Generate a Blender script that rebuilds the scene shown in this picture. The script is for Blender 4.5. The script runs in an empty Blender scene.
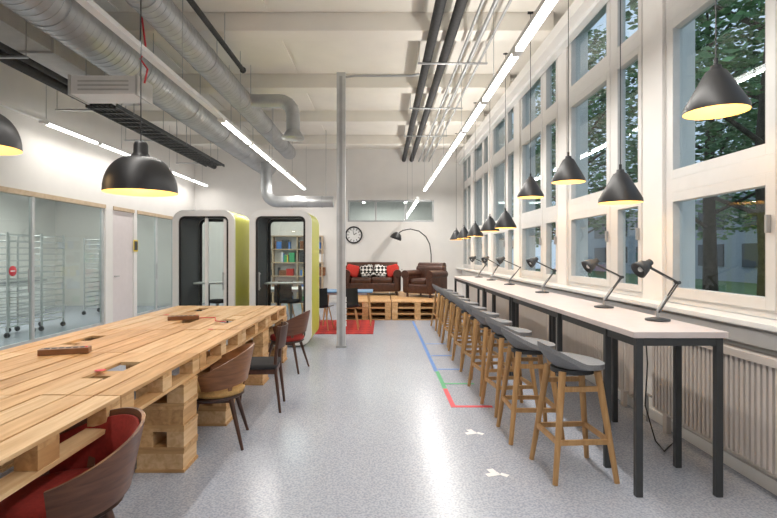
import bpy, bmesh, math, random
from mathutils import Vector, Matrix
random.seed(7)
scene = bpy.context.scene
RX, LX, BY, FY, CH = 2.55, -6.0, 16.0, -1.5, 4.9

# ---------------------------------------------------------------- materials
def new_mat(name):
    m = bpy.data.materials.new(name); m.use_nodes = True
    nt = m.node_tree
    return m, nt, nt.nodes["Principled BSDF"]

def pmat(name, col, rough=0.5, metal=0.0, var=0.06, scale=8.0, bump=0.0, emis=None, estr=0.0, coat=0.0):
    m, nt, b = new_mat(name)
    N, L = nt.nodes, nt.links
    tc = N.new("ShaderNodeTexCoord")
    no = N.new("ShaderNodeTexNoise"); no.inputs["Scale"].default_value = scale; no.inputs["Detail"].default_value = 3
    L.new(tc.outputs["Object"], no.inputs["Vector"])
    r = N.new("ShaderNodeValToRGB")
    r.color_ramp.elements[0].position = 0.3; r.color_ramp.elements[1].position = 0.7
    r.color_ramp.elements[0].color = (*[max(0, c*(1-var)) for c in col], 1)
    r.color_ramp.elements[1].color = (*[min(1, c*(1+var)) for c in col], 1)
    L.new(no.outputs["Fac"], r.inputs["Fac"]); L.new(r.outputs["Color"], b.inputs["Base Color"])
    b.inputs["Roughness"].default_value = rough; b.inputs["Metallic"].default_value = metal
    b.inputs["Coat Weight"].default_value = coat
    if bump:
        bp = N.new("ShaderNodeBump"); bp.inputs["Strength"].default_value = bump; bp.inputs["Distance"].default_value = 0.01
        L.new(no.outputs["Fac"], bp.inputs["Height"]); L.new(bp.outputs["Normal"], b.inputs["Normal"])
    if emis:
        b.inputs["Emission Color"].default_value = (*emis, 1); b.inputs["Emission Strength"].default_value = estr
    return m

def wood(name, c1, c2, sc=(14, 1.2, 14), rough=0.5, bump=0.15):
    m, nt, b = new_mat(name); N, L = nt.nodes, nt.links
    tc = N.new("ShaderNodeTexCoord"); mp = N.new("ShaderNodeMapping"); mp.inputs["Scale"].default_value = sc
    no = N.new("ShaderNodeTexNoise"); no.inputs["Scale"].default_value = 1.6; no.inputs["Detail"].default_value = 6; no.inputs["Distortion"].default_value = 0.8
    r = N.new("ShaderNodeValToRGB"); r.color_ramp.elements[0].position = 0.3; r.color_ramp.elements[1].position = 0.72
    r.color_ramp.elements[0].color = (*c1, 1); r.color_ramp.elements[1].color = (*c2, 1)
    L.new(tc.outputs["Object"], mp.inputs["Vector"]); L.new(mp.outputs["Vector"], no.inputs["Vector"])
    L.new(no.outputs["Fac"], r.inputs["Fac"]); L.new(r.outputs["Color"], b.inputs["Base Color"])
    bp = N.new("ShaderNodeBump"); bp.inputs["Strength"].default_value = bump; bp.inputs["Distance"].default_value = 0.005
    L.new(no.outputs["Fac"], bp.inputs["Height"]); L.new(bp.outputs["Normal"], b.inputs["Normal"])
    b.inputs["Roughness"].default_value = rough
    return m

def glass(name, tint=(0.9, 0.95, 0.95), base=0.03):
    m = bpy.data.materials.new(name); m.use_nodes = True
    nt = m.node_tree; nt.nodes.clear(); N, L = nt.nodes, nt.links
    o = N.new("ShaderNodeOutputMaterial"); mx = N.new("ShaderNodeMixShader"); f = N.new("ShaderNodeLayerWeight")
    f.inputs["Blend"].default_value = 0.5
    pw = N.new("ShaderNodeMath"); pw.operation = 'POWER'; pw.inputs[1].default_value = 5
    ma = N.new("ShaderNodeMath"); ma.operation = 'MULTIPLY_ADD'; ma.inputs[1].default_value = 0.8; ma.inputs[2].default_value = base
    L.new(f.outputs["Facing"], pw.inputs[0]); L.new(pw.outputs[0], ma.inputs[0])
    t = N.new("ShaderNodeBsdfTransparent"); t.inputs["Color"].default_value = (*tint, 1)
    g = N.new("ShaderNodeBsdfGlossy"); g.inputs["Roughness"].default_value = 0.01
    L.new(ma.outputs[0], mx.inputs[0]); L.new(t.outputs[0], mx.inputs[1]); L.new(g.outputs[0], mx.inputs[2]); L.new(mx.outputs[0], o.inputs[0])
    return m

def emit(name, col, s):
    m = bpy.data.materials.new(name); m.use_nodes = True
    nt = m.node_tree; nt.nodes.clear()
    o = nt.nodes.new("ShaderNodeOutputMaterial"); e = nt.nodes.new("ShaderNodeEmission")
    e.inputs["Color"].default_value = (*col, 1); e.inputs["Strength"].default_value = s
    nt.links.new(e.outputs[0], o.inputs[0]); return m

M = {}
M['wall'] = pmat("wall_paint", (0.79, 0.77, 0.745), 0.7, var=0.02, scale=3)
M['ceil'] = pmat("ceiling_paint", (0.82, 0.785, 0.72), 0.8, var=0.03, scale=2)
M['white'] = pmat("white_lacquer", (0.80, 0.80, 0.79), 0.35, var=0.02)
M['winfr'] = pmat("window_frame_paint", (0.67, 0.655, 0.635), 0.4, var=0.02)
M['rad'] = pmat("radiator_enamel", (0.62, 0.57, 0.53), 0.4, var=0.02)
M['black'] = pmat("black_paint", (0.016, 0.016, 0.018), 0.45, var=0.1)
M['blackm'] = pmat("black_fabric", (0.03, 0.03, 0.033), 0.9, var=0.2)
M['dark'] = pmat("dark_grey_steel", (0.06, 0.065, 0.07), 0.45, 0.3)
M['insul'] = pmat("pipe_insulation", (0.035, 0.035, 0.037), 0.75, bump=0.3, var=0.2, scale=20)
M['grey'] = pmat("grey_metal", (0.42, 0.43, 0.44), 0.4, 0.6)
M['lgrey'] = pmat("light_grey_sheet", (0.55, 0.55, 0.54), 0.5, 0.2)
M['alu'] = pmat("aluminium", (0.58, 0.59, 0.60), 0.4, 0.4)
M['oak'] = wood("oak", (0.42, 0.23, 0.09), (0.58, 0.35, 0.155), (20, 20, 2))
M['walnut'] = wood("walnut", (0.085, 0.03, 0.016), (0.18, 0.072, 0.036), (3, 3, 20), 0.35)
M['teak'] = wood("teak", (0.16, 0.065, 0.026), (0.29, 0.125, 0.05), (3, 3, 20), 0.35)
M['dkwood'] = wood("dark_wood", (0.04, 0.018, 0.012), (0.10, 0.045, 0.03), (10, 10, 2), 0.4)
M['pine1'] = wood("pine_a", (0.52, 0.28, 0.11), (0.76, 0.50, 0.26))
M['pine2'] = wood("pine_b", (0.58, 0.35, 0.16), (0.80, 0.57, 0.33))
M['pine3'] = wood("pine_c", (0.42, 0.22, 0.085), (0.67, 0.41, 0.19))
M['pinex'] = wood("pine_cross", (0.44, 0.24, 0.095), (0.68, 0.42, 0.20), (1.2, 14, 14))
M['trimw'] = wood("timber_trim", (0.50, 0.37, 0.24), (0.64, 0.50, 0.35), (6, 6, 6))
M['top'] = pmat("desk_laminate", (0.68, 0.61, 0.605), 0.35, var=0.03)
M['seatg'] = pmat("grey_felt", (0.23, 0.236, 0.25), 0.85, var=0.12, scale=120, bump=0.1)
M['red'] = pmat("red_fabric", (0.50, 0.03, 0.02), 0.85, var=0.15, scale=60)
M['dred'] = pmat("dark_red_fabric", (0.30, 0.025, 0.018), 0.85, var=0.15, scale=60)
M['mustard'] = pmat("mustard_fabric", (0.50, 0.30, 0.11), 0.85, var=0.15, scale=60)
M['redpaint'] = pmat("red_tape", (0.70, 0.05, 0.07), 0.5)
M['greenp'] = pmat("green_tape", (0.06, 0.38, 0.16), 0.5)
M['bluep'] = pmat("blue_tape", (0.08, 0.22, 0.58), 0.5)
M['whitep'] = pmat("white_tape", (0.85, 0.85, 0.86), 0.5)
M['lime'] = pmat("lime_shell", (0.56, 0.56, 0.08), 0.4, var=0.03)
M['felt'] = pmat("acoustic_felt", (0.07, 0.075, 0.08), 0.95, var=0.1, scale=60)
M['leather'] = pmat("brown_leather", (0.065, 0.025, 0.015), 0.35, var=0.3, scale=12, bump=0.2)
M['cream'] = pmat("shade_inner_glow", (0.72, 0.52, 0.22), 0.5, emis=(1.0, 0.56, 0.16), estr=0.45)  # weak emission puts the bulb's warm glow into the lining itself
M['glass'] = glass("window_glass", (0.88, 0.93, 0.95), 0.03)
M['glassin'] = glass("partition_glass", (0.88, 0.94, 0.93), 0.035)
M['tube'] = emit("fluorescent_tube", (1.0, 0.97, 0.92), 12)
M['bulb'] = emit("warm_bulb", (1.0, 0.72, 0.36), 8)
M['pinkdoor'] = pmat("door_paint", (0.72, 0.66, 0.66), 0.45, var=0.02)
M['bark'] = pmat("bark", (0.07, 0.055, 0.04), 0.9, var=0.4, scale=10, bump=0.6)
M['leaf'] = pmat("leaves", (0.12, 0.235, 0.095), 0.6, var=0.75, scale=1.6)
M['grass'] = pmat("grass", (0.08, 0.15, 0.06), 0.9, var=0.4, scale=3)
M['bluetop'] = pmat("blue_laminate", (0.12, 0.25, 0.42), 0.4)
M['yellow'] = pmat("yellow_paint", (0.8, 0.6, 0.05), 0.5)
M['facade'] = pmat("facade_render", (0.30, 0.33, 0.36), 0.8, var=0.1)

def duct_mat():
    m, nt, b = new_mat("galvanised_duct"); N, L = nt.nodes, nt.links
    tc = N.new("ShaderNodeTexCoord"); no = N.new("ShaderNodeTexNoise"); no.inputs["Scale"].default_value = 5; no.inputs["Detail"].default_value = 4
    r = N.new("ShaderNodeValToRGB"); r.color_ramp.elements[0].color = (0.34, 0.35, 0.365, 1); r.color_ramp.elements[1].color = (0.56, 0.57, 0.58, 1)
    L.new(tc.outputs["Object"], no.inputs["Vector"]); L.new(no.outputs["Fac"], r.inputs["Fac"]); L.new(r.outputs["Color"], b.inputs["Base Color"])
    b.inputs["Metallic"].default_value = 0.6; b.inputs["Roughness"].default_value = 0.4
    return m
M['duct'] = duct_mat()

def floor_mat():
    m, nt, b = new_mat("speckled_vinyl"); N, L = nt.nodes, nt.links
    tc = N.new("ShaderNodeTexCoord")
    n1 = N.new("ShaderNodeTexNoise"); n1.inputs["Scale"].default_value = 70; n1.inputs["Detail"].default_value = 4
    n2 = N.new("ShaderNodeTexNoise"); n2.inputs["Scale"].default_value = 0.8; n2.inputs["Detail"].default_value = 3
    L.new(tc.outputs["Object"], n1.inputs["Vector"]); L.new(tc.outputs["Object"], n2.inputs["Vector"])
    r = N.new("ShaderNodeValToRGB"); e = r.color_ramp.elements
    e[0].position = 0.36; e[0].color = (0.34, 0.375, 0.45, 1); e[1].position = 0.62; e[1].color = (0.52, 0.55, 0.63, 1)
    L.new(n1.outputs["Fac"], r.inputs["Fac"])
    mx = N.new("ShaderNodeMixRGB"); mx.blend_type = 'MULTIPLY'; mx.inputs[0].default_value = 0.15
    L.new(r.outputs["Color"], mx.inputs[1]); L.new(n2.outputs["Fac"], mx.inputs[2]); L.new(mx.outputs[0], b.inputs["Base Color"])
    b.inputs["Roughness"].default_value = 0.26
    return m
M['floor'] = floor_mat()

def checker_mat(name, c1, c2, scale, axis, rough=0.9):
    m, nt, b = new_mat(name); N, L = nt.nodes, nt.links
    tc = N.new("ShaderNodeTexCoord"); c = N.new("ShaderNodeTexChecker"); c.inputs["Scale"].default_value = scale
    c.inputs["Color1"].default_value = (*c1, 1); c.inputs["Color2"].default_value = (*c2, 1)
    mp = N.new("ShaderNodeMapping"); mp.inputs["Rotation"].default_value = axis; mp.inputs["Location"].default_value = (.013, .017, .011)
    L.new(tc.outputs["Object"], mp.inputs["Vector"]); L.new(mp.outputs[0], c.inputs["Vector"]); L.new(c.outputs["Color"], b.inputs["Base Color"])
    b.inputs["Roughness"].default_value = rough
    return m
M['pattern'] = checker_mat("patterned_fabric", (0.85, 0.83, 0.8), (0.02, 0.02, 0.02), 14, (0, math.radians(45), 0))
M['rugpat'] = checker_mat("patterned_rug", (0.52, 0.035, 0.025), (0.34, 0.02, 0.02), 6, (0, 0, math.radians(45)))

# ---------------------------------------------------------------- mesh builder
class MB:
    def __init__(s): s.v = []; s.f = []; s.m = []; s.sm = []; s.mats = []
    def mi(s, k):
        if k not in s.mats: s.mats.append(k)
        return s.mats.index(k)
    def add(s, vs, fs, k, smooth=False):
        o = len(s.v); s.v += [tuple(v) for v in vs]; i = s.mi(k)
        for f in fs: s.f.append([o+a for a in f]); s.m.append(i); s.sm.append(smooth)
    def box(s, c, d, k, R=None):
        hx, hy, hz = d[0]/2, d[1]/2, d[2]/2
        vs = [Vector((x, y, z)) for x in (-hx, hx) for y in (-hy, hy) for z in (-hz, hz)]
        if R is not None: vs = [R @ v for v in vs]
        c = Vector(c); vs = [v+c for v in vs]
        s.add(vs, [(0,1,3,2),(4,6,7,5),(0,4,5,1),(2,3,7,6),(0,2,6,4),(1,5,7,3)], k)
    def b2(s, a, b, k):
        s.box([(a[i]+b[i])/2 for i in range(3)], [abs(b[i]-a[i]) for i in range(3)], k)
    def beam(s, p, q, w, h, k):
        p, q = Vector(p), Vector(q); d = q-p; R = d.to_track_quat('X', 'Z').to_matrix()
        s.box((p+q)/2, (d.length, w, h), k, R)
    def tube(s, pts, r, k, n=12, caps=True):
        pts = [Vector(p) for p in pts]; N = len(pts)
        rr = r if isinstance(r, (list, tuple)) else [r]*N
        T = []
        for i in range(N):
            a = pts[max(0, i-1)]; b = pts[min(N-1, i+1)]; T.append((b-a).normalized())
        up = Vector((0, 0, 1)) if abs(T[0].z) < 0.9 else Vector((1, 0, 0))
        u = T[0].cross(up).normalized(); vs = []
        for i in range(N):
            u = (u - T[i]*u.dot(T[i])).normalized(); w = T[i].cross(u)
            for j in range(n):
                a = 2*math.pi*j/n; vs.append(pts[i]+(u*math.cos(a)+w*math.sin(a))*rr[i])
        fs = [(i*n+j, i*n+(j+1) % n, (i+1)*n+(j+1) % n, (i+1)*n+j) for i in range(N-1) for j in range(n)]
        s.add(vs, fs, k, True)
        if caps:
            s.add(vs[:n], [list(range(n))[::-1]], k); s.add(vs[-n:], [list(range(n))], k)
    def cyl(s, p, q, r, k, n=16, r2=None): s.tube([p, q], [r, r if r2 is None else r2], k, n)
    def lathe(s, prof, c, k, n=32, R=None):
        c = Vector(c); vs = []
        for r, z in prof:
            for j in range(n):
                a = 2*math.pi*j/n; v = Vector((r*math.cos(a), r*math.sin(a), z))
                if R is not None: v = R @ v
                vs.append(v+c)
        fs = [(i*n+j, i*n+(j+1) % n, (i+1)*n+(j+1) % n, (i+1)*n+j) for i in range(len(prof)-1) for j in range(n)]
        s.add(vs, fs, k, True)
    def sphere(s, c, r, k, n=12):
        s.lathe([(max(1e-4, r*math.sin(math.pi*i/8)), -r*math.cos(math.pi*i/8)) for i in range(9)], c, k, n)
    def rbox(s, c, d, r, k, R=None, seg=3):
        h = [x/2 for x in d]; r = min(r, min(h)*0.999)
        ax = []
        for i in range(3):
            st = [r*t/seg for t in range(seg+1)]
            ax.append([-h[i]+t for t in st]+[h[i]-t for t in st[::-1]])
        vs = []; idx = {}; fs = []
        def vid(p):
            q = [max(-(h[i]-r), min(h[i]-r, p[i])) for i in range(3)]
            dd = Vector(p)-Vector(q); v = Vector(q)+dd.normalized()*r
            key = tuple(round(x, 5) for x in p)
            if key not in idx: idx[key] = len(vs); vs.append(v)
            return idx[key]
        for a in range(3):
            b, e = (a+1) % 3, (a+2) % 3
            for sg in (-1, 1):
                for i in range(len(ax[b])-1):
                    for j in range(len(ax[e])-1):
                        q = []
                        for (ii, jj) in ((i, j), (i+1, j), (i+1, j+1), (i, j+1)):
                            p = [0, 0, 0]; p[a] = sg*h[a]; p[b] = ax[b][ii]; p[e] = ax[e][jj]; q.append(vid(p))
                        if sg < 0: q = q[::-1]
                        fs.append(q)
        c = Vector(c)
        vs = [((R @ v) if R is not None else v)+c for v in vs]
        s.add(vs, fs, k, True)
    def shell(s, fo, fi, nu, nv, ko, ki=None):
        ki = ki or ko
        A = [fo(i/nu, j/nv) for i in range(nu+1) for j in range(nv+1)]
        B = [fi(i/nu, j/nv) for i in range(nu+1) for j in range(nv+1)]
        g = [(i*(nv+1)+j, (i+1)*(nv+1)+j, (i+1)*(nv+1)+j+1, i*(nv+1)+j+1) for i in range(nu) for j in range(nv)]
        s.add(A, g, ko, True); s.add(B, [q[::-1] for q in g], ki, True)
        bd = [(i, 0) for i in range(nu)]+[(nu, j) for j in range(nv)]+[(i, nv) for i in range(nu, 0, -1)]+[(0, j) for j in range(nv, 0, -1)]
        ids = [i*(nv+1)+j for i, j in bd]; n = len(ids)
        s.add([A[i] for i in ids]+[B[i] for i in ids], [(j, (j+1) % n, n+(j+1) % n, n+j) for j in range(n)], ko)
    def fin(s, name, loc=(0, 0, 0), rz=0, bevel=0, recalc=True):
        me = bpy.data.meshes.new(name); me.from_pydata(s.v, [], s.f)
        for k in s.mats: me.materials.append(M[k])
        me.polygons.foreach_set("material_index", s.m); me.polygons.foreach_set("use_smooth", s.sm)
        if recalc:
            bm = bmesh.new(); bm.from_mesh(me); bmesh.ops.recalc_face_normals(bm, faces=bm.faces); bm.to_mesh(me); bm.free()
        me.update()
        o = bpy.data.objects.new(name, me); scene.collection.objects.link(o)
        o.location = loc; o.rotation_euler = (0, 0, rz)
        if bevel:
            md = o.modifiers.new("bevel", 'BEVEL'); md.width = bevel; md.segments = 2; md.limit_method = 'ANGLE'
        return o
def dup(o, loc, rz=None, name=None):
    n = bpy.data.objects.new(name or o.name.split('.')[0], o.data); scene.collection.objects.link(n)
    n.location = loc; n.rotation_euler = (0, 0, o.rotation_euler[2] if rz is None else rz)
    for md in o.modifiers:
        d = n.modifiers.new(md.name, md.type); d.width = md.width; d.segments = md.segments; d.limit_method = md.limit_method
    return n
def box_obj(name, a, b, k, bevel=0):
    c = [(a[i]+b[i])/2 for i in range(3)]
    m = MB(); m.box((0, 0, 0), [abs(b[i]-a[i]) for i in range(3)], k); return m.fin(name, c, bevel=bevel)
def rotm(ax, deg): return Matrix.Rotation(math.radians(deg), 3, ax)

# ---------------------------------------------------------------- room shell
piers = [4.72+2.37*k for k in range(-3, 5)]
box_obj("floor", (-10, FY-.2, -.12), (RX+.3, 20, 0), 'floor')
m = MB(); m.b2((-10, FY-.2, CH), (RX+.3, 20, CH+.15), 'ceil')
for p in piers[1:-1]:
    for i in range(4): m.box((-4.6+2.05*i, p+1.185, CH-.012), (1.98, 1.9, .024), 'ceil')
m.fin("ceiling")
CX0, CX1, CZ0, CZ1 = -1.10, 1.66, 2.58, 3.28
m = MB()
m.b2((-10, BY, 0), (RX+.3, BY+.2, CZ0), 'wall'); m.b2((-10, BY, CZ1), (RX+.3, BY+.2, CH), 'wall')
m.b2((-10, BY, CZ0), (CX0, BY+.2, CZ1), 'wall'); m.b2((CX1, BY, CZ0), (RX+.3, BY+.2, CZ1), 'wall'); m.fin("wall_back")
box_obj("wall_far_back", (-10, 20, 0), (RX+.3, 20.2, CH), 'wall')
box_obj("wall_far_right", (RX+.0, BY+.2, 0), (RX+.3, 20, CH), 'wall')
m = MB(); ya, yb = BY+.02, BY+.08
m.b2((CX0, ya, CZ0), (CX1, yb, CZ0+.05), 'grey'); m.b2((CX0, ya, CZ1-.05), (CX1, yb, CZ1), 'grey')
xs = [CX0, CX0+.9, CX1-.9, CX1]
for i, x in enumerate(xs):
    a = x if i == 0 else (x-.05 if i == 3 else x-.02); m.b2((a, ya, CZ0+.05), (a+(.05 if i in (0, 3) else .04), yb, CZ1-.05), 'grey')
for i in range(3): m.b2((xs[i]+.03, ya+.03, CZ0+.05), (xs[i+1]-.03, ya+.034, CZ1-.05), 'glassin')
m.fin("window_20")
for x in (-.7, .9):
    m = MB(); m.box((0, 0, 0), (.12, 2.4, .05), 'white'); m.box((0, 0, -.03), (.09, 2.3, .01), 'tube'); m.cyl((0, 0, 0), (0, 0, CH-3.55), .005, 'grey', 6); m.fin("pendant_strip_light", (x, 18.2, 3.55))
box_obj("wall_front", (-10, FY-.2, 0), (RX+.3, FY, CH), 'wall')
m = MB()
m.b2((RX, FY, 0), (RX+.3, BY, 1.10), 'wall')
m.b2((RX, FY, 4.62), (RX+.3, BY, CH), 'wall')
opens = []; prev = FY; PW = .17
for p in piers:
    a, b = p-PW, p+PW
    if b <= FY: continue
    a = max(a, FY)
    m.b2((RX, a, 1.10), (RX+.3, b, 4.62), 'wall')
    if a-prev > .3: opens.append((prev, a))
    prev = b
opens.append((prev, BY-.15)); m.b2((RX, BY-.15, 1.10), (RX+.3, BY, 4.62), 'wall')
m.fin("wall_right")
for wi, (y0, y1) in enumerate(opens):
    m = MB(); X0, X1 = RX+.03, RX+.12; z0, z1 = 1.12, 4.62; f = .055
    m.b2((X0, y0, z0), (X1, y0+f, z1), 'winfr'); m.b2((X0, y1-f, z0), (X1, y1, z1), 'winfr')
    m.b2((X0, y0+f, z0), (X1, y1-f, z0+f), 'winfr'); m.b2((X0, y0+f, z1-f), (X1, y1-f, z1), 'winfr')
    ym = y0+.68 if y1-y0 > 1.2 else (y0+y1)/2
    m.b2((X0-.01, ym-.06, z0+f), (X1, ym+.06, z1-f), 'winfr')
    tr = [2.15, 3.68]
    for t in tr:
        m.b2((X0-.015, y0+f, t-.06), (X1, ym-.06, t+.06), 'winfr'); m.b2((X0-.015, ym+.06, t-.06), (X1, y1-f, t+.06), 'winfr')
    zs = [z0+f, tr[0]-.06, tr[0]+.06, tr[1]-.06, tr[1]+.06, z1-f]
    for (a, b) in ((y0+f, ym-.06), (ym+.06, y1-f)):
        for r in range(3):
            c, d = zs[2*r], zs[2*r+1]; g = .08 if b-a > .8 else .06
            xa, xb = X0+.005, X1-.015
            m.b2((xa-.02, a, c), (xb, a+g, d), 'winfr'); m.b2((xa-.02, b-g, c), (xb, b, d), 'winfr')
            m.b2((xa-.02, a+g, c), (xb, b-g, c+g), 'winfr'); m.b2((xa-.02, a+g, d-g), (xb, b-g, d), 'winfr')
            m.b2((xb-.03, a+g, c+g), (xb-.026, b-g, d-g), 'glass')
            # dark glazing seals
            s = .008
            m.b2((xa-.0205, a+g, c+g), (xb-.03, a+g+s, d-g), 'lgrey'); m.b2((xa-.0205, b-g-s, c+g), (xb-.03, b-g, d-g), 'lgrey')
        m.box((X0-.035, a+.04, 1.75), (.03, .02, .12), 'grey')
    m.fin("window_%d" % (wi+1), bevel=.005)
box_obj("trim_1", (RX-.17, FY, 1.075), (RX+.04, BY, 1.115), 'white', .005)
m = MB(); m.b2((RX-.10, FY, 4.40), (RX, BY, 4.46), 'white'); m.b2((RX-.22, FY, 4.46), (RX, BY, 4.62), 'wall'); m.fin("trim_2")
box_obj("baseboard_right", (RX-.02, FY, 0), (RX, BY, .09), 'white')
box_obj("baseboard_back", (-5.88, BY-.02, 0), (RX-.02, BY, .09), 'white')
m = MB(); m.box((0, 0, 0), (8.4, .34, .26), 'ceil'); cb = None
for p in piers[1:]:
    if cb is None: cb = m.fin("ceiling_beam", ((RX-.23+LX)/2+.02, p, CH-.13), bevel=.01)
    else: dup(cb, ((RX-.23+LX)/2+.02, p, CH-.13))

m = MB()
m.b2((LX-.12, FY, 0), (LX, 4.0, 2.62), 'wall'); m.b2((LX-.12, FY, 2.62), (LX, BY, CH), 'wall')
m.b2((LX-.12, 10.85, 0), (LX, 11.15, 2.62), 'wall'); m.b2((LX-.12, 12.1, 0), (LX, 12.25, 2.62), 'wall'); m.b2((LX-.12, 14.5, 0), (LX, BY, 2.62), 'wall')
m.fin("wall_left")
def glazed(name, y0, y1, muls, door=None):
    m = MB(); xa, xb = LX-.09, LX-.03
    m.b2((xa-.02, y0, 2.54), (xb+.045, y1, 2.62), 'trimw'); m.b2((xa, y0, 0), (xb, y1, .07), 'alu')
    m.b2((xa, y0, .07), (xb, y0+.06, 2.54), 'alu'); m.b2((xa, y1-.06, .07), (xb, y1, 2.54), 'alu')
    for y in muls: m.b2((xa, y-.03, .07), (xb, y+.03, 2.54), 'alu')
    ys = [y0+.06]+sum([[y-.03, y+.03] for y in muls], [])+[y1-.06]
    for i in range(0, len(ys), 2): m.b2((LX-.062, ys[i], .07), (LX-.058, ys[i+1], 2.54), 'glassin')
    if door: m.cyl((LX+.03, door, .9), (LX+.03, door, 1.3), .012, 'grey'); m.cyl((LX+.03, door, .95), (LX-.05, door, .95), .008, 'grey'); m.cyl((LX+.03, door, 1.25), (LX-.05, door, 1.25), .008, 'grey')
    m.fin(name)
glazed("window_10", 4.0, 10.85, [6.3, 8.65], 8.45)
glazed("window_11", 12.25, 14.5, [13.4], 13.25)
m = MB(); m.b2((LX-.08, 11.155, .004), (LX-.03, 12.095, 2.535), 'pinkdoor'); m.b2((LX-.1, 11.155, 2.54), (LX+.02, 12.095, 2.615), 'trimw')
m.cyl((LX-.03, 11.25, 1.05), (LX+.03, 11.25, 1.05), .01, 'grey'); m.cyl((LX+.03, 11.25, 1.05), (LX+.03, 11.37, 1.05), .01, 'grey'); m.fin("door_1")
m = MB(); m.lathe([(.001, 0), (.085, 0), (.085, .003), (.001, .003)], (0, 0, 0), 'redpaint', 28, rotm('Y', 90)); m.box((.004, 0, 0), (.002, .1, .02), 'whitep'); m.fin("glass_door_sign", (LX-.057, 8.2, 1.27))
m = MB(); m.box((0, 0, 0), (.012, .2, .28), 'yellow'); m.box((.004, 0, 0), (.01, .16, .22), 'dark'); m.fin("wall_notice", (LX+.006, 12.17, 1.75))
box_obj("wall_far_left", (-10, FY, 0), (-9.8, BY, CH), 'wall')
m = MB(); m.b2((-9.8, 15.0, 0), (LX-.12, 15.1, CH), 'wall'); m.fin("wall_side")
for yy in (6.5, 9.5, 12.5):
    m = MB(); m.box((0, 0, 0), (.3, 1.5, .05), 'white'); m.box((0, 0, -.03), (.24, 1.44, .012), 'tube')
    for t in (-.6, .6): m.cyl((0, t, .02), (0, t, CH-3.2), .005, 'grey', 6)
    m.fin("pendant_strip_light", (-7.9, yy, 3.2))

# trolley racks
m = MB()
for x in (-.24, .24):
    for y in (-.34, .34):
        m.cyl((x, y, .12), (x, y, 1.95), .02, 'alu', 8); m.lathe([(.001, 0), (.05, 0), (.05, .03), (.001, .03)], (x, y, .055), 'black', 12, rotm('X', 90))
        m.cyl((x, y, .1), (x, y, .13), .02, 'grey', 8)
for i in range(15):
    z = .2+i*.122
    for x in (-.24, .24): m.b2((x-.012, -.34, z-.012), (x+.012, .34, z+.012), 'alu')
    for y in (-.34, .34): m.cyl((-.24, y, z), (.24, y, z), .009, 'alu', 6)
rk = m.fin("tray_trolley", (-7.1, 9.5, .005)); dup(rk, (-7.05, 10.35, .005)); dup(rk, (-7.3, 13.0, .005))
m = MB(); m.b2((-.4, -.9, 0.0), (.4, .9, .85), 'white')
for i in (-.45, .45): m.b2((.4, i-.43, .04), (.42, i+.43, .8), 'white'); m.cyl((.44, i-.1, .7), (.44, i+.1, .7), .008, 'grey', 8)
m.b2((-.43, -.93, .85), (.44, .93, .89), 'grey'); m.fin("storage_cabinet", (-9.3, 12.3, 0), bevel=.004)

# ---------------------------------------------------------------- outside
box_obj("ground_outside", (RX+.3, -10, -.6), (60, 70, -.5), 'grass')
def leafblob(m, cx, cy, cz, R, H, n, sz):
    for i in range(n):
        while True:
            p = Vector([random.uniform(-1, 1) for _ in range(3)])
            if .35 < p.length < 1: break
        p = Vector((cx+p.x*R, cy+p.y*R, cz+p.z*H))
        q = Matrix.Rotation(random.uniform(0, 6.28), 3, 'Z') @ Matrix.Rotation(random.uniform(0, 3.14), 3, 'X')
        s = sz*random.uniform(.6, 1.3)
        vs = [p+q @ Vector(v) for v in ((-s, 0, 0), (0, -s*.45, 0), (s, 0, 0), (0, s*.45, .1*s))]
        m.add(vs, [(0, 1, 2, 3)], 'leaf')
m = MB()
m.tube([(0, 0, -.5), (.05, .02, 1.5), (-.05, .05, 3.5), (.1, 0, 6), (.1, .1, 9)], [.22, .18, .15, .1, .03], 'bark', 10)
random.seed(3)
for i in range(16):
    z = 1.8+i*.45; a = i*2.4; L_ = 2.4-.08*i
    e = (math.cos(a)*L_, math.sin(a)*L_, z+1.0)
    m.tube([(0, 0, z), (e[0]*.5, e[1]*.5, z+.6), e], [.06, .04, .015], 'bark', 6)
    leafblob(m, e[0]*.85, e[1]*.85, e[2], 1.15, .85, 360, .12)
tr = m.fin("tree", (7.4, 9.6, 0), recalc=False)
for (x, y, r) in ((9.6, 14.6, 1), (7.8, 19.5, 2.2), (10, 26, 3), (8.6, 34, .4), (13.6, 10, 4), (15.5, 20, 5), (12, 42, 2.6)): dup(tr, (x, y, 0), r)
m = MB(); m.b2((26, -5, -.5), (28, 70, 6), 'facade')
for i in range(13):
    for j in range(2): m.b2((25.9, -2+i*5, .6+j*2.8), (26, 1+i*5, 2.3+j*2.8), 'dark')
m.fin("neighbouring_building")

# ---------------------------------------------------------------- radiators
m = MB(); m.b2((0, -.95, .16), (.05, .95, .88), 'rad')
for i in range(38):
    m.b2((-.035, -.94+i*.05, .19), (0, -.94+i*.05+.028, .85), 'rad')
m.b2((-.045, -.97, .85), (.06, .97, .9), 'rad')
for t in (-.8, .8): m.b2((0.0, t-.03, 0), (.04, t+.03, .16), 'rad')
m.cyl((.01, .97, .25), (.01, 1.1, .25), .012, 'grey', 8); m.cyl((.01, 1.1, .25), (.01, 1.1, .0), .012, 'grey', 8)
rd = None
for a in range(len(piers)-1):
    yy = (piers[a]+piers[a+1])/2
    if yy < 0: continue
    if rd is None: rd = m.fin("radiator", (RX-.1, yy, 0))
    else: dup(rd, (RX-.1, yy, 0))
m = MB(); m.b2((-.03, -8, -.05), (.03, 8, .05), 'white'); m.fin("cable_trunking", (RX-.031, 7.5, .985), bevel=.005)

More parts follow.
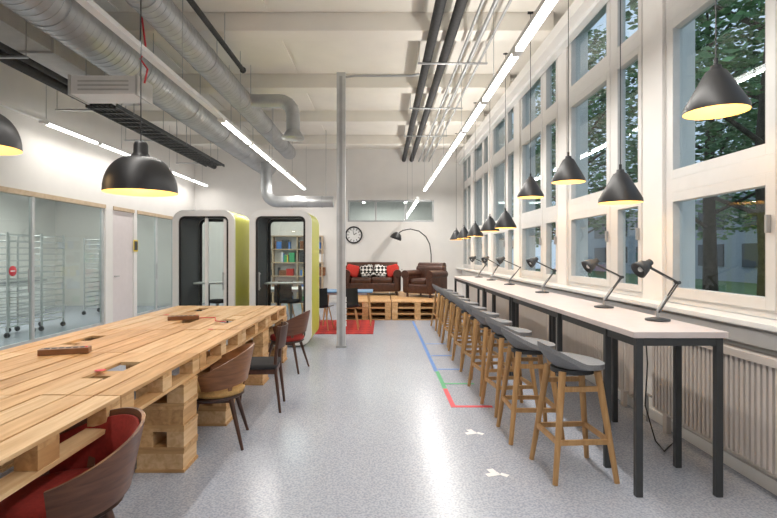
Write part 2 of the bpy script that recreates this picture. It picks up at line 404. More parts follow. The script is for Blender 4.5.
# ---------------------------------------------------------------- high desk
Y0, Y1 = 3.17, 11.2
m = MB(); segs = [Y0, 4.58, 6.3, 8.0, 9.6, Y1]
for i in range(5):
    m.b2((1.60, segs[i]+.002, 1.015), (2.20, segs[i+1]-.002, 1.055), 'top')
    m.b2((1.63, segs[i]+.04, .955), (1.67, segs[i+1]-.04, 1.015), 'dark'); m.b2((2.12, segs[i]+.04, .955), (2.16, segs[i+1]-.04, 1.015), 'dark')
for y in (3.20, 3.64, 4.62, 6.26, 6.36, 7.95, 8.05, 9.55, 9.65, 11.15):
    m.b2((1.618, y-.02, 0), (1.662, y+.02, 1.015), 'dark'); m.b2((2.128, y-.02, 0), (2.172, y+.02, 1.015), 'dark')
    m.b2((1.662, y-.02, .965), (2.128, y+.02, 1.012), 'dark')
m.fin("high_desk", bevel=.003)
m = MB(); m.tube([(2.05, 3.9, 1.0), (2.06, 3.88, .7), (2.0, 3.8, .4), (2.05, 3.75, .15), (2.2, 3.9, .012), (2.4, 4.1, .012)], .005, 'black', 6)
m.tube([(1.95, 5.6, 1.0), (1.97, 5.5, .6), (1.9, 5.5, .3), (2.1, 5.6, .012)], .005, 'black', 6); m.fin("power_cable")

# bar stools
m = MB()
def st(off):
    def f(u, v):
        a = (u-.5)*2*math.pi; r = v
        back = max(0, -math.cos(a))
        R = .215+.025*back
        x = R*r*math.cos(a)*.98; y = R*r*math.sin(a)*1.08
        z = .755+.03*r**3+(.115*back**1.2)*max(0, (r-.45)/.55)**1.5 - .02*max(0, math.cos(a))*r**3
        return Vector((x, y, z+off))
    return f
m.shell(st(0.022), st(-.014), 36, 10, 'seatg')
m.cyl((0, 0, .715), (0, 0, .745), .15, 'dark', 20)
for sx in (-1, 1):
    for sy in (-1, 1):
        m.tube([(sx*.125, sy*.125, .738), (sx*.215, sy*.215, 0.001)], [.025, .018], 'oak', 10)
def lp(z): return .125+(.09)*(.735-z)/.735
for z, ax in ((.27, 'x'), (.27, 'y'), (.62, 'x')):
    q = lp(z)
    for sg in (-1, 1):
        if ax == 'x': m.beam((-q, sg*q, z), (q, sg*q, z), .02, .034, 'oak')
        else: m.beam((sg*q, -q, z+.0), (sg*q, q, z+.0), .02, .034, 'oak')
stool = m.fin("bar_stool", (1.36, 3.58, 0), math.radians(4))
for i, (y, x) in enumerate([(4.28, 1.26), (4.98, 1.27), (5.68, 1.26), (6.4, 1.28), (7.1, 1.27), (7.8, 1.29), (8.5, 1.28), (9.2, 1.3), (9.9, 1.3), (10.6, 1.3)]):
    dup(stool, (x, y, 0), math.radians(random.uniform(-8, 8)))

# task lamps
m = MB()
m.lathe([(.001, 0), (.085, 0), (.085, .012), (.02, .025), (.001, .025)], (0, 0, 0), 'dark', 28)
m.cyl((0, 0, .02), (0, 0, .07), .009, 'grey', 8)
e1 = Vector((.17, .0, .28)); e2 = Vector((-.09, -.02, .40))
for dy in (-.012, .012):
    m.cyl((0, dy, .06), (e1.x, dy, e1.z), .006, 'dark', 8); m.cyl((e1.x, dy, e1.z), (e2.x, e2.y+dy, e2.z), .006, 'dark', 8)
m.cyl((.0, 0, .07), (.08, 0, .18), .011, 'grey', 8); m.cyl((.13, 0, .30), (.05, 0, .335), .011, 'grey', 8)
m.cyl((e1.x, -.02, e1.z), (e1.x, .02, e1.z), .014, 'dark', 10); m.cyl((e2.x, -.04, e2.z), (e2.x, .02, e2.z), .012, 'dark', 10)
R = rotm('Y', 58)
m.lathe([(.001, .085), (.024, .08), (.028, .045), (.05, .015), (.064, -.045), (.06, -.045), (.046, .012), (.02, .03)], (e2.x-.05, e2.y, e2.z-.005), 'dark', 24, R)
m.sphere((e2.x-.065, e2.y, e2.z-.018), .02, 'white', 10)
tl = m.fin("desk_lamp", (2.05, 3.72, 1.056), math.radians(10))
for y in (4.62, 6.4, 8.05, 9.4, 10.6): dup(tl, (2.05, y, 1.056), math.radians(random.uniform(-20, 25)))

# right cone pendants
shade = MB()
shade.lathe([(.001, .29), (.03, .285), (.034, .262), (.058, .248), (.176, .032), (.178, .0)], (0, 0, 0), 'black', 40)
shade.lathe([(.176, .0), (.171, .030), (.054, .242), (.001, .248)], (0, 0, 0), 'cream', 40)
shade.lathe([(.178, 0), (.176, 0)], (0, 0, 0), 'black', 40)
shade.sphere((0, 0, .12), .036, 'bulb')
shade.cyl((0, 0, .285), (0, 0, .33), .012, 'black', 8)
shade.cyl((0, 0, .33), (0, 0, 2.9), .004, 'black', 6)
PL = [(3.07, 2.42), (4.30, 1.99), (5.5, 2.34), (6.9, 2.33), (8.3, 1.98), (9.5, 1.98), (11.0, 1.94), (12.5, 1.94), (13.8, 1.94)]
for y, z in PL:
    s2 = MB(); s2.__dict__ = {k: (list(v)) for k, v in shade.__dict__.items()}
    s2.v = [(a, b, (c if c < 1 else CH-z-.002)) for a, b, c in s2.v]
    s2.lathe([(.001, CH-z-.03), (.04, CH-z-.03), (.04, CH-z-.002)], (0, 0, 0), 'black', 12)
    s2.fin("cone_pendant_lamp", (2.05, y, z), recalc=False)
    ld = bpy.data.lights.new("lamp_bulb", 'POINT'); ld.energy = 4.5; ld.color = (1, .66, .32); ld.shadow_soft_size = .035
    lo = bpy.data.objects.new("lamp_bulb", ld); scene.collection.objects.link(lo); lo.location = (2.05, y, z+.045)

# left dome pendants
def dome(x, y, z):
    m = MB()
    prof = [(.001, .46), (.05, .455), (.06, .43), (.062, .36)]
    for i in range(13):
        t = i/12*math.pi/2; prof.append((.085+.225*math.sin(t), .02+.30*math.cos(t)))
    prof += [(.312, 0), ]
    m.lathe(prof, (0, 0, 0), 'black', 44)
    inn = [(.312, 0)]+[(.08+.222*math.sin(t), .02+.29*math.cos(t)) for t in [math.pi/2*(12-i)/12 for i in range(13)]]+[(.001, .31)]
    m.lathe(inn, (0, 0, 0), 'cream', 44)
    m.sphere((0, 0, .14), .05, 'bulb'); m.cyl((0, 0, .45), (0, 0, CH-z-.002), .005, 'black', 6)
    m.fin("dome_pendant_lamp", (x, y, z), recalc=False)
    ld = bpy.data.lights.new("lamp_bulb", 'POINT'); ld.energy = 9; ld.color = (1, .70, .38); ld.shadow_soft_size = .05
    lo = bpy.data.objects.new("lamp_bulb", ld); scene.collection.objects.link(lo); lo.location = (x, y, z+.04)
dome(-2.17, 4.5, 2.10); dome(-3.40, 4.2, 2.44)

# ---------------------------------------------------------------- pallet table
P = ['pine1', 'pine2', 'pine3', 'pine2', 'pine1']
random.seed(11)
m = MB(); TX0, TX1, TY0, TY1, TZ = -3.05, -1.42, 1.55, 7.45, .78
nb = 11; bw = (TX1-TX0)/nb
yseg = [TY0+(TY1-TY0)*i/5 for i in range(6)]
slots = {(2, 2), (8, 1), (5, 3), (8, 3), (3, 4), (5, 0)}
for i in range(nb):
    for j in range(5):
        a, b = yseg[j]+.004, yseg[j+1]-.004; xa, xb = TX0+i*bw+.006, TX0+(i+1)*bw-.006
        dz = random.uniform(-.003, .003); k = random.choice(P)
        if (i, j) in slots:
            m.b2((xa, a, TZ-.022), (xb, a+.35, TZ+dz), k); m.b2((xa, b-.35, TZ-.022), (xb, b, TZ+dz), k)
        else: m.b2((xa, a, TZ-.022), (xb, b, TZ+dz), k)
for j in range(5):
    a, b = yseg[j], yseg[j+1]
    for (yy) in (a+.075, (a+b)/2, b-.075):
        m.b2((TX0+.005, yy-.07, TZ-.045), (TX1-.005, yy+.07, TZ-.0225), 'pinex')
        for xx in (TX0+.055, TX0+.77, TX0+.87, TX1-.055): m.b2((xx-.05, yy-.07, TZ-.13), (xx+.05, yy+.07, TZ-.0455), random.choice(P))
    for xx in (TX0+.055, TX0+.82, TX1-.055): m.b2((xx-.055, a+.005, TZ-.152), (xx+.055, b-.005, TZ-.1305), random.choice(P))
def leg(x0, x1, y0, y1):
    z = 0.0; H = (TZ-.153)/4
    for l in range(4):
        m.b2((x0, y0, z), (x1, y1, z+.022), 'pinex')
        if l % 2:
            for xx in (x0+.005, x1-.125): m.b2((xx, y0+.004, z+.022), (xx+.12, y1-.004, z+H-.024), random.choice(P))
        else: m.b2((x0+.01, y0+.006, z+.022), (x1-.01, y1-.006, z+H-.024), random.choice(P))
        m.b2((x0+.003, y0+.002, z+H-.024), (x1-.003, y1-.002, z+H-.001), random.choice(['pinex', 'pinex', 'pine1']))
        z += H
for y, d in ((1.56, .24), (3.54, .27), (4.5, .27), (5.9, .3), (7.1, .3)):
    leg(TX1-.33, TX1+.02, y, y+d); leg(TX0+.02, TX0+.36, y, y+d)
for x, y, r in ((-1.86, 3.3, .035), (-2.62, 3.05, .03), (-1.75, 5.1, .03), (-2.72, 6.3, .035)):
    m.lathe([(r, .0035), (r, .0045), (.001, .0046)], (x, y, TZ), 'redpaint', 18)
m.fin("pallet_table", bevel=.003)
m = MB(); m.box((0, 0, .022), (.34, .1, .044), 'teak')
for i in range(6): m.lathe([(.02, 0), (.02, .003), (.001, .003)], (-.12+i*.048, 0, .044), 'black', 14)
m.box((.145, 0, .046), (.02, .03, .006), 'redpaint')
pb = m.fin("power_socket_box", (-2.44, 3.85, .784), math.radians(18), bevel=.003); dup(pb, (-2.32, 5.85, .784), math.radians(18))
m = MB(); m.tube([(-2.2, 5.95, .79), (-2.0, 6.0, .789), (-1.9, 5.7, .789), (-1.75, 5.6, .789)], .005, 'redpaint', 6); m.fin("red_cable")

# ---------------------------------------------------------------- chairs
def tubchair(name, shellk, padk, legk, loc, rz, seatk=None, H=.80, sc=1.0, b0=.475):
    m = MB()
    def mk(off):
        def f(u, v):
            a = (u-.5)*2*math.radians(112); c = max(0, math.cos(a*.78))
            R = .228+.055*v+off
            top = .60+(H-.60)*c**1.2; bot = b0+.04*c**2
            z = bot+(top-bot)*v
            return Vector((R*math.cos(a)*1.0, R*math.sin(a)*1.05, z))
        return f
    m.shell(mk(.014), mk(0), 30, 8, shellk)
    if padk:
        def mp(off):
            def f(u, v):
                a = (u-.5)*2*math.radians(98); c = max(0, math.cos(a*.78)); vv = .06+.84*v
                R = .226+.055*vv+off-(.02*math.sin(math.pi*v)*math.sin(math.pi*u)**.5 if 0 < u < 1 else 0)
                top = .60+(H-.60)*c**1.2; bot = b0+.04*c**2; z = bot+(top-bot)*vv
                return Vector((R*math.cos(a), R*math.sin(a)*1.05, z))
            return f
        m.shell(mp(-.002), mp(-.012), 24, 8, padk)
    m.lathe([(.001, .40), (.18, .40), (.218, .415), (.228, .44), (.218, .47), (.17, .485), (.001, .49)], (-.01, 0, 0), seatk or padk or shellk, 36)
    m.lathe([(.001, .375), (.20, .38), (.225, .40), (.001, .402)], (-.01, 0, 0), legk, 36)
    for a in (-105, -55, 0, 55, 105):   # brackets joining shell and seat
        t = math.radians(a); m.beam((.19*math.cos(t), .2*math.sin(t), .42), (.238*math.cos(t), .25*math.sin(t), .56), .03, .012, shellk)
    for sx in (-1, 1):
        for sy in (-1, 1):
            m.tube([(sx*.14-.02, sy*.14, .39), (sx*.24-.02, sy*.23, 0)], [.021, .012], legk, 10)
    for sy in (-1, 1): m.beam((-.16, sy*.14, .372), (.12, sy*.14, .372), .03, .03, legk)
    m.v = [(a*sc, b*sc, c) for a, b, c in m.v]
    return m.fin(name, loc, rz)
tubchair("tub_chair", 'walnut', 'dred', 'dkwood', (-1.45, 2.30, 0), math.radians(40), 'dred', H=.765, sc=1.1, b0=.42)
tubchair("tub_chair", 'teak', None, 'dkwood', (-1.36, 4.14, 0), math.radians(10), 'mustard')
tubchair("tub_chair", 'walnut', 'blackm', 'dkwood', (-1.26, 6.7, 0), math.radians(-8), 'dred')
m = MB()
for sy in (-1, 1):
    m.tube([(.24, sy*.19, 0), (.19, sy*.18, .45), (.22, sy*.17, .84)], [.013, .018, .012], 'dkwood', 10)
    m.tube([(-.22, sy*.2, 0), (-.18, sy*.18, .44)], [.012, .017], 'dkwood', 10)
    m.beam((-.18, sy*.18, .40), (.19, sy*.18, .40), .02, .045, 'dkwood')
m.beam((-.18, -.18, .40), (-.18, .18, .40), .02, .045, 'dkwood'); m.beam((.19, -.18, .40), (.19, .18, .40), .02, .045, 'dkwood')
m.rbox((0, 0, .45), (.42, .42, .05), .025, 'blackm')
def bk(o):
    return lambda u, v: Vector((.205+o+.05*(1-(2*u-1)**2)+.03*v, (u-.5)*.40, .62+.22*v))
m.shell(bk(0), bk(.014), 12, 3, 'dkwood')
m.fin("dining_chair", (-1.25, 5.05, 0), math.radians(5))

# ---------------------------------------------------------------- phone booths
def rr(w, h, r, n=8):
    pts = []
    for cx, cz, a0 in ((w/2-r, h/2-r, 0), (-w/2+r, h/2-r, 90), (-w/2+r, -h/2+r, 180), (w/2-r, -h/2+r, 270)):
        for i in range(n+1):
            a = math.radians(a0+90*i/n); pts.append((cx+r*math.cos(a), cz+r*math.sin(a)))
    return pts
def ring(m, w, h, r, t, y0, y1, k, kin=None, zc=0):
    o = rr(w, h, r); i_ = rr(w-2*t, h-2*t, max(.02, r-t)); n = len(o)
    vs = [(x, y0, z+zc) for x, z in o]+[(x, y0, z+zc) for x, z in i_]+[(x, y1, z+zc) for x, z in o]+[(x, y1, z+zc) for x, z in i_]
    q = lambda a, b: [(a+j, a+(j+1) % n, b+(j+1) % n, b+j) for j in range(n)]
    m.add(vs, q(0, n)+q(2*n, 3*n), k); m.add(vs, q(0, 2*n), k, True); m.add(vs, q(n, 3*n), kin or k, True)
def panel(m, w, h, r, y, k, zc):
    p = rr(w, h, r); m.add([(x, y, z+zc) for x, z in p], [list(range(len(p)))], k)
def booth(loc, variant):
    m = MB(); W, H, r = 1.03, 2.25, .19; zc = .03+H/2
    ring(m, W, H, r, .07, .05, 1.0, 'lime', 'felt', zc)
    ring(m, W+.0, H+.0, r, .10, -.02, .05, 'white', None, zc)
    ring(m, W, H, r, .08, 1.0, 1.03, 'white', None, zc)
    ring(m, W-.2, H-.2, r-.09, .035, .0, .045, 'black', None, zc)
    ring(m, W-.16, H-.16, r-.07, .05, .985, 1.01, 'black', None, zc)
    panel(m, W-.26, H-.26, .08, .025, 'glassin', zc); 
    panel(m, W-.22, H-.22, .1, .995, 'glassin', zc)
    m.b2((-.42, .09, .10), (.42, .96, .14), 'felt')
    m.rbox((-.05, .80, 1.02), (.75, .3, .03), .014, 'white'); m.cyl((-.2, .8, .14), (-.2, .8, 1.0), .025, 'black')
    m.lathe([(.001, .76), (.15, .755), (.16, .73), (.15, .70), (.001, .70)], (.1, .4, 0), 'blackm', 24); m.cyl((.1, .4, .14), (.1, .4, .70), .02, 'grey'); m.lathe([(.17, .14), (.16, .155), (.001, .165)], (.1, .4, 0), 'black', 24)
    m.cyl((0, .5, 2.19), (0, .5, 2.205), .1, 'tube', 20)
    m.cyl((-.34 if variant else .34, -.06, .95), (-.34 if variant else .34, -.06, 1.25), .012, 'grey', 10)
    for z in (.98, 1.22): m.cyl((-.34 if variant else .34, -.06, z), (-.34 if variant else .34, .02, z), .008, 'grey', 8)
    if not variant:
        m.b2((.02, .0, .13), (.07, .03, H-.08), 'white'); m.b2((.33, .0, .15), (.40, .03, H-.1), 'white')
    for sx in (-.4, .4):
        for sy in (.1, .9): m.cyl((sx*.8, sy, 0), (sx*.8, sy, .04), .03, 'black', 10)
    m.fin("phone_booth", loc)
booth((-2.97, 8.33, 0), 0); booth((-1.69, 8.33, 0), 1)

# power pole
m = MB(); m.b2((-.072, -.05, 0), (.072, .05, 4.56), 'alu'); m.b2((-.025, -.053, .02), (.025, -.049, 4.5), 'grey'); m.b2((-.085, -.065, 0), (.085, .065, .03), 'grey')
for i in range(5): m.b2((.072, -.035, .35+i*.1), (.087, .035, .43+i*.1), 'white'); m.lathe([(.022, 0), (.001, 0.001)], (.088, 0, .39+i*.1), 'black', 10, rotm('Y', 90))
m.fin("power_pole", (-.68, 8.33, 0), bevel=.006)
m = MB(); m.tube([(-.605, 8.33, 4.5), (-.45, 8.33, 4.52), (.5, 8.33, 4.52), (.62, 8.33, 4.55)], .02, 'grey', 8); m.fin("conduit_pipe")

# ---------------------------------------------------------------- ceiling services
def spiral(name, x, z, r, y0, y1, step=.25):
    m = MB(); m.cyl((0, y0, 0), (0, y1, 0), r, 'duct', 40)
    y = y0+.02
    while y < y1:
        m.tube([(0, y-.006, 0), (0, y-.003, 0), (0, y+.003, 0), (0, y+.006, 0)], [r+.001, r+.006, r+.006, r+.001], 'duct', 40, False)
        y += step*.45
    y = y0+.6
    while y < y1:
        m.tube([(0, y-.02, 0), (0, y+.02, 0)], [r+.012, r+.012], 'grey', 40)
        m.cyl((-r-.01, y, 0), (-r-.01, y, CH-z-.026), .006, 'grey', 6); m.cyl((r+.01, y, 0), (r+.01, y, CH-z-.026), .006, 'grey', 6)
        y += 1.8
    return m.fin(name, (x, 0, z), recalc=False)
spiral("ventilation_duct", -3.5, 4.2, .29, 1.0, 15.2)
spiral("ventilation_duct", -2.5, 4.28, .18, 1.0, 13.5)
def arc(c, r, a0, a1, ux, uy, n=8):
    c = Vector(c); ux = Vector(ux); uy = Vector(uy)
    return [c+ux*r*math.cos(math.radians(a0+(a1-a0)*i/n))+uy*r*math.sin(math.radians(a0+(a1-a0)*i/n)) for i in range(n+1)]
m = MB(); pts = [Vector((-2.45, 9.0, 4.3))]+arc((-1.85, 9.0, 4.05), .25, 90, 0, (1, 0, 0), (0, 0, 1))+[Vector((-1.6, 9.0, 3.72))]
m.tube(pts, .12, 'duct', 24)
for q in (2, 4, 6, 8): m.tube([pts[q]+(pts[q+1]-pts[q])*.4, pts[q]+(pts[q+1]-pts[q])*.6], .127, 'grey', 24)
m.lathe([(.12, .12), (.2, .0), (.2, -.03), (.001, -.03)], (-1.6, 9.0, 3.65), 'grey', 28); m.fin("duct_elbow", recalc=False)
m = MB(); pts = [Vector((-3.1, 13.4, 4.0)), Vector((-3.1, 13.4, 3.3))]+arc((-2.8, 13.4, 3.25), .3, 180, 270, (1, 0, 0), (0, 0, 1))+[Vector((-1.3, 13.4, 2.95))]
m.tube(pts, .15, 'duct', 24)
for q in (-2.4, -2.0, -1.6): m.cyl((q-.02, 13.4, 2.95), (q+.02, 13.4, 2.95), .158, 'grey', 24)
m.cyl((-1.5, 13.4, 3.1), (-1.5, 13.4, CH-.026), .006, 'grey', 6); m.fin("duct_branch", recalc=False)
m = MB()
for x in (.70, .95): m.cyl((x, FY+.01, 4.56), (x, BY-.01, 4.56), .068, 'insul', 16)
for y in [p+.6 for p in piers[1:-1]]:
    m.b2((.55, y-.02, 4.47), (1.62, y+.02, 4.49), 'grey')
    for x in (.57, 1.6): m.cyl((x, y, 4.48), (x, y, CH-.026), .006, 'grey', 6)
m.fin("insulated_pipe_pair")
m = MB()
for x, r in ((1.18, .022), (1.34, .03), (1.50, .018)): m.cyl((x, FY+.01, 4.49+r), (x, BY-.01, 4.49+r), r, 'grey', 10)
m.fin("steel_pipe_run")
m = MB(); m.cyl((-2.17, 1.0, 4.42), (-2.17, 7.8, 4.42), .035, 'insul', 12); m.sphere((-2.17, 7.8, 4.42), .05, 'insul')
for y in (3.2, 5.6, 6.9): m.cyl((-2.17, y, 4.42), (-2.17, y, CH-.026), .005, 'grey', 6)
m.fin("black_pipe")
m = MB(); m.cyl((-4.7, 1, 4.0), (-4.7, 14, 4.0), .075, 'insul', 14); m.cyl((-4.45, 1, 3.98), (-4.45, 12, 3.98), .04, 'insul', 12)
for y in (3, 6, 8.2, 10.4, 13): m.b2((-5.35, y-.02, 3.9), (-4.25, y+.02, 3.925), 'grey'); m.cyl((-5.33, y, 3.9), (-5.33, y, CH-.026), .006, 'grey', 6); m.cyl((-4.27, y, 3.9), (-4.27, y, CH-.026), .006, 'grey', 6)
m.fin("heating_pipe")
m = MB(); m.b2((-5.25, 3, 4.22), (-4.35, 9, 4.60), 'lgrey')
for y in (4, 5.5, 6.6, 8.5): m.b2((-5.28, y-.02, 4.19), (-4.32, y+.02, 4.62), 'alu'); m.cyl((-5.27, y, 4.6), (-5.27, y, CH-.026), .006, 'grey', 6); m.cyl((-4.33, y, 4.6), (-4.33, y, CH-.026), .006, 'grey', 6)
m.fin("rectangular_duct")
m = MB(); m.b2((-.38, -.12, -.11), (.38, .25, .11), 'white')
for i in range(3): m.b2((-.30, -.125, -.065+i*.05), (.30, -.12, -.045+i*.05), 'lgrey')
m.b2((-.41, -.13, -.12), (-.38, .26, .12), 'lgrey'); m.b2((.38, -.13, -.12), (.41, .26, .12), 'lgrey')
for x in (-.33, .33): m.cyl((x, .1, .1), (x, .1, CH-3.54-.026), .008, 'grey', 6)
m.fin("fan_heater_unit", (-3.28, 6.0, 3.54), bevel=.004)
m = MB(); m.tube([(-2.85, 6.0, 3.6), (-2.79, 5.95, 3.75), (-2.85, 5.9, 3.85), (-2.79, 5.9, 4.0), (-2.84, 5.9, 4.4)], .012, 'redpaint', 8); m.fin("red_cable")
m = MB()
for x in (-.22, .22): m.b2((x-.01, 0, -.03), (x+.01, 5, .03), 'dark')
for i in range(20): m.b2((-.22, .1+i*.25, -.02), (.22, .13+i*.25, 0), 'dark')
for i in range(5):
    m.cyl((-.15+i*.07, 0, .01), (-.15+i*.07, 5, .01), .018, 'black', 8)
for y in (.5, 2.6, 4.0):
    for x in (-.23, .23): m.cyl((x, y, 0), (x, y, CH-3.72-.026), .006, 'grey', 6)
m.fin("cable_tray", (-4.1, 7.3, 3.72))

# track lights
def track(x, z, y0, y1, lit0, w=.08):
    m = MB(); m.b2((-w/2, y0, 0), (w/2, y1, .05), 'white')
    y = lit0
    while y < y1-.3:
        e = min(y+1.42, y1-.02); m.b2((-w/2+.008, y, -.03), (w/2-.008, e, 0), 'tube'); m.b2((-w/2, y-.13, -.036), (w/2, y, 0), 'white'); y += 1.55
    for p in piers:
        yy = p+1.1
        if y0 < yy < y1: m.cyl((0, yy, .05), (0, yy, CH-z-.026), .004, 'grey', 6)
    m.fin("track_light", (x, 0, z))
track(1.3, 3.5, 0, 15.3, .2); track(-2.32, 3.5, 0, 15.3, 7.3); track(-5.5, 3.7, 6.5, 15.7, 8.2); track(.78, 2.75, 10.9, 15.3, 10.95, .06)
def area(x, y, z, sx, sy, e, col=(1, .96, .90), up=False):
    ld = bpy.data.lights.new("fluorescent_and_fill_light", 'AREA'); ld.shape = 'RECTANGLE'; ld.size = sx; ld.size_y = sy; ld.energy = e; ld.color = col
    lo = bpy.data.objects.new("fluorescent_and_fill_light", ld); scene.collection.objects.link(lo); lo.location = (x, y, z)
    if up: lo.rotation_euler = (math.pi, 0, 0)
area(1.3, 4.0, 3.455, .07, 7.4, 100); area(1.3, 11.6, 3.455, .07, 7.2, 100)
area(-2.32, 11.3, 3.455, .07, 7.8, 95); area(-5.5, 12, 3.655, .07, 7.2, 45)
area(1.3, 4.0, 3.57, .07, 7.4, 52, up=True); area(1.3, 11.6, 3.57, .07, 7.2, 52, up=True)
area(-2.32, 3.2, 3.49, .07, 6.0, 60)  # added fill light under the bare near rail, which carries no tubes
area(-7.9, 9.5, 3.16, .24, 7.0, 120)
area(.2, 18.2, 3.48, 1.8, 2.2, 50)

# ---------------------------------------------------------------- lounge
PZ = .432
m = MB(); random.seed(5)
for l in range(3):
    z = l*.144
    for px in range(2):
        for py in range(4):
            x0 = -1.0+px*1.23; y0 = 11.72+py*.82; x1 = x0+1.21; y1 = y0+.8
            for yy in (y0+.05, y0+.4, y1-.05): 
                m.b2((x0, yy-.05, z), (x1, yy+.05, z+.02), 'pinex')
                for xx in (x0+.07, (x0+x1)/2, x1-.07): m.b2((xx-.07, yy-.05, z+.02), (xx+.07, yy+.05, z+.1), random.choice(P))
            for xx in (x0+.07, (x0+x1)/2, x1-.07): m.b2((xx-.07, y0, z+.1), (xx+.07, y1, z+.122), 'pine1')
            for q in range(6): m.b2((x0, y0+.003+q*.134, z+.122), (x1, y0+.128+q*.134, z+.144), random.choice(['pinex', 'pinex', 'pine3']))
m.fin("pallet_platform")
def sofa(name, W, D, loc, rz, ncush):
    m = MB(); k = 'leather'
    m.rbox((0, 0, .22), (W-.1, D-.05, .24), .04, k)
    cw = (W-.44)/ncush
    for i in range(ncush): m.rbox((-W/2+.22+cw*(i+.5), -.06, .40), (cw-.01, D-.22, .16), .06, k)
    for sx in (-1, 1):
        m.rbox((sx*(W/2-.11), 0, .34), (.2, D, .48), .07, k); m.tube([(sx*(W/2-.10), -D/2, .58), (sx*(W/2-.10), D/2-.05, .58)], .115, k, 20)
    m.rbox((0, D/2-.12, .48), (W-.06, .24, .66), .08, k); m.tube([(-W/2+.08, D/2-.08, .78), (W/2-.08, D/2-.08, .78)], .11, k, 20)
    for i in range(int(W/.16)):
        for j in range(2): m.sphere((-W/2+.2+i*.16, D/2-.245, .56+j*.12), .012, 'black', 8)
    for sx in (-1, 1):
        for sy in (-1, 1): m.cyl((sx*(W/2-.12), sy*(D/2-.1), 0), (sx*(W/2-.12), sy*(D/2-.1), .12), .03, 'dkwood', 10)
    return m.fin(name, loc, rz)
sofa("leather_sofa", 1.6, .9, (-.28, 13.9, PZ), 0, 2)
sofa("leather_armchair", .92, .88, (1.14, 13.2, PZ), math.radians(-35), 1)
for x, k, t in ((-.82, 'red', 12), (-.42, 'pattern', -8), (-.04, 'pattern', 8), (.30, 'red', -14)):
    m = MB(); m.rbox((0, 0, 0), (.36, .13, .34), .062, k, rotm('Y', t) @ rotm('X', -18)); m.fin("throw_pillow", (x, 13.86, PZ+.65))
m = MB(); m.lathe([(.001, .03), (.16, .03), (.17, .0), (.001, 0)], (0, 0, 0), 'black', 30)
pts = [Vector((.0, 0, .03)), Vector((.0, 0, 1.1)), Vector((-.04, 0, 1.4)), Vector((-.15, 0, 1.62)), Vector((-.35, 0, 1.78)), Vector((-.6, 0, 1.84)), Vector((-.82, 0, 1.80)), Vector((-.98, 0, 1.70))]
m.tube(pts, .016, 'black', 10)
m.lathe([(.001, .18), (.05, .17), (.12, .12), (.165, .02), (.17, -.03), (.165, -.03), (.155, .02), (.1, .11), (.001, .16)], (-1.02, 0, 1.58), 'black', 30, rotm('Y', 20))
m.sphere((-1.02, 0, 1.60), .04, 'bulb'); m.fin("arc_floor_lamp", (1.42, 14.45, PZ), recalc=False)
m = MB(); R = rotm('X', 90)
m.lathe([(.001, 0), (.27, 0), (.275, .05), (.235, .05), (.23, .025)], (0, 0, 0), 'black', 40, R); m.lathe([(.235, .026), (.001, .026)], (0, 0, 0), 'white', 40, R)
for i in range(12):
    a = i*math.pi/6; m.box((.19*math.sin(a), -.03, .19*math.cos(a)), (.02, .004, .06), 'black', rotm('Y', math.degrees(a)))
m.beam((0, -.034, 0), (.09, -.034, .06), .006, .018, 'black'); m.beam((0, -.036, 0), (-.03, -.036, .16), .006, .012, 'black')
m.fin("wall_clock", (-.9, BY-.002, 2.16), recalc=False)
m = MB(); m.rbox((0, 0, .006), (1.7, 2.0, .012), .005, 'rugpat'); m.fin("red_rug", (-1.02, 10.66, 0))
def meet(name, loc, w, d, k, h=.74):
    m = MB(); m.rbox((0, 0, h-.015), (w, d, .03), .012, k)
    for sx in (-1, 1):
        for sy in (-1, 1): m.tube([(sx*(w/2-.1), sy*(d/2-.1), h-.03), (sx*(w/2-.04), sy*(d/2-.04), 0)], [.02, .013], 'oak', 8)
    m.b2((-w/2+.1, -d/2+.1, h-.08), (w/2-.1, d/2-.1, h-.03), 'white'); return m.fin(name, loc)
meet("meeting_table", (-.75, 11.0, .0125), 1.1, .75, 'bluetop'); meet("meeting_table", (-2.5, 12.0, 0), 1.4, .8, 'white')
m = MB()
def cs(o):
    return lambda u, v: Vector(((u-.5)*(.44-.06*v), .02+o*.3 + (.19 if v > .5 else -.2+.78*v) + (.06*(v-.5) if v > .5 else 0)-.04*(1-(2*u-1)**2)*(1 if v > .5 else 0), .45+o + (0 if v < .5 else (v-.5)*.76) + .02*(2*u-1)**2))
m.shell(cs(0), cs(.012), 10, 12, 'black')
for sx in (-1, 1):
    for sy in (-1, 1): m.tube([(sx*.12, sy*.12, .445), (sx*.2, sy*.2, 0)], [.015, .01], 'oak', 8)
sc = m.fin("side_chair", (-.68, 10.3, .0125), math.pi)
dup(sc, (-1.24, 10.25, .0125), math.radians(170)); dup(sc, (-1.6, 11.15, .0125), math.radians(90)); dup(sc, (-2.2, 11.35, 0), math.pi); dup(sc, (-2.8, 11.35, 0), math.pi); dup(sc, (-2.5, 12.7, 0), 0)
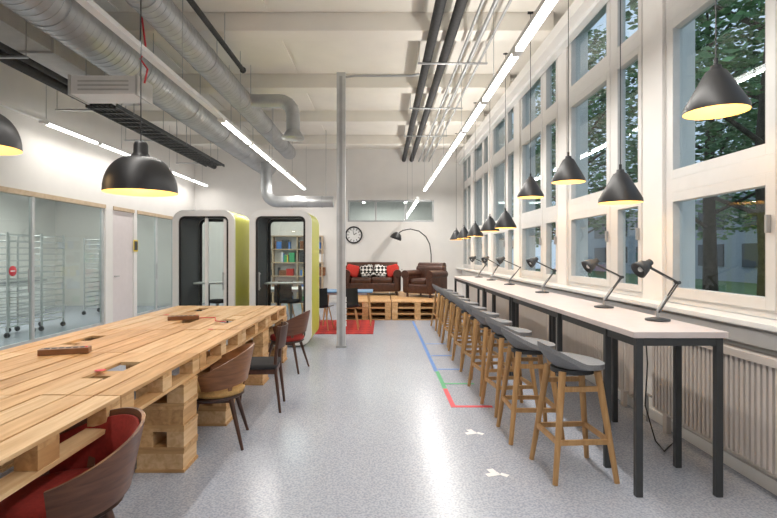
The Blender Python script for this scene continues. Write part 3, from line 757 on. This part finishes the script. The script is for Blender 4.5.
# shelving unit on the back wall, seen through the booths
m = MB()
for i in range(6): m.b2((-1.3, -.3, i*.42), (1.0, 0, i*.42+.03), 'trimw')
for x in (-1.33, -.55, .22, 1.0): m.b2((x, -.3, 0), (x+.03, 0, 2.13), 'trimw')
m.b2((-1.3, -.01, 0), (1.0, 0, 2.13), 'white')
random.seed(9)
for i in range(5):
    x = -1.28
    while x < .93:
        w = random.choice([.04, .05, .07, .16, .22]); h = random.uniform(.16, .33)
        if not any(abs(x+w/2-q) < w/2+.02 for q in (-.535, .235)) and random.random() > .2:
            m.b2((x, -.26, i*.42+.03), (x+w-.004, -.04, i*.42+.03+h), random.choice(['yellow', 'red', 'bluep', 'greenp', 'dark', 'whitep', 'teak', 'whitep', 'bluetop']))
        x += w
m.fin("bookshelf", (-2.9, BY-.022, 0))

# ---------------------------------------------------------------- floor tape
def tape(a, b, k):
    o = box_obj("floor_tape", (min(a[0], b[0]), min(a[1], b[1]), .0002), (max(a[0], b[0]), max(a[1], b[1]), .002), k)
tape((.70, 5.05), (.75, 5.75), 'redpaint'); tape((.75, 5.05), (1.12, 5.11), 'redpaint')
tape((.70, 5.75), (.75, 6.6), 'greenp'); tape((.75, 5.95), (1.1, 6.0), 'greenp')
tape((.69, 6.6), (.74, 11.5), 'bluep')
for y in (6.7, 7.6, 8.6): tape((.75, y), (1.1, y+.05), 'bluep')
for x, y in ((.80, 3.52), (.79, 4.33)):
    m = MB(); m.box((-.02, 0, .001), (.10, .05, .0018), 'whitep'); m.box((.0, .055, .001), (.05, .06, .0018), 'whitep'); m.box((.05, -.03, .001), (.04, .06, .0018), 'whitep', rotm('Z', 35)); m.fin("floor_marking", (x, y, .0002), .3)

# ---------------------------------------------------------------- world, camera
w = bpy.data.worlds.new("sky"); scene.world = w; w.use_nodes = True
bg = w.node_tree.nodes["Background"]; bg.inputs[0].default_value = (0.56, 0.67, 0.80, 1); bg.inputs[1].default_value = 1.2
cam = bpy.data.cameras.new("camera"); co = bpy.data.objects.new("camera", cam); scene.collection.objects.link(co)
co.location = (0, 0, 1.55); co.rotation_euler = (math.radians(90), 0, 0)
cam.sensor_width = 36; cam.lens = 500/777*36; cam.shift_x = 6.5/777; cam.shift_y = -5/777
cam.clip_start = .05; cam.clip_end = 300
scene.camera = co
scene.view_settings.view_transform = 'Standard'
scene.view_settings.exposure = 0.14
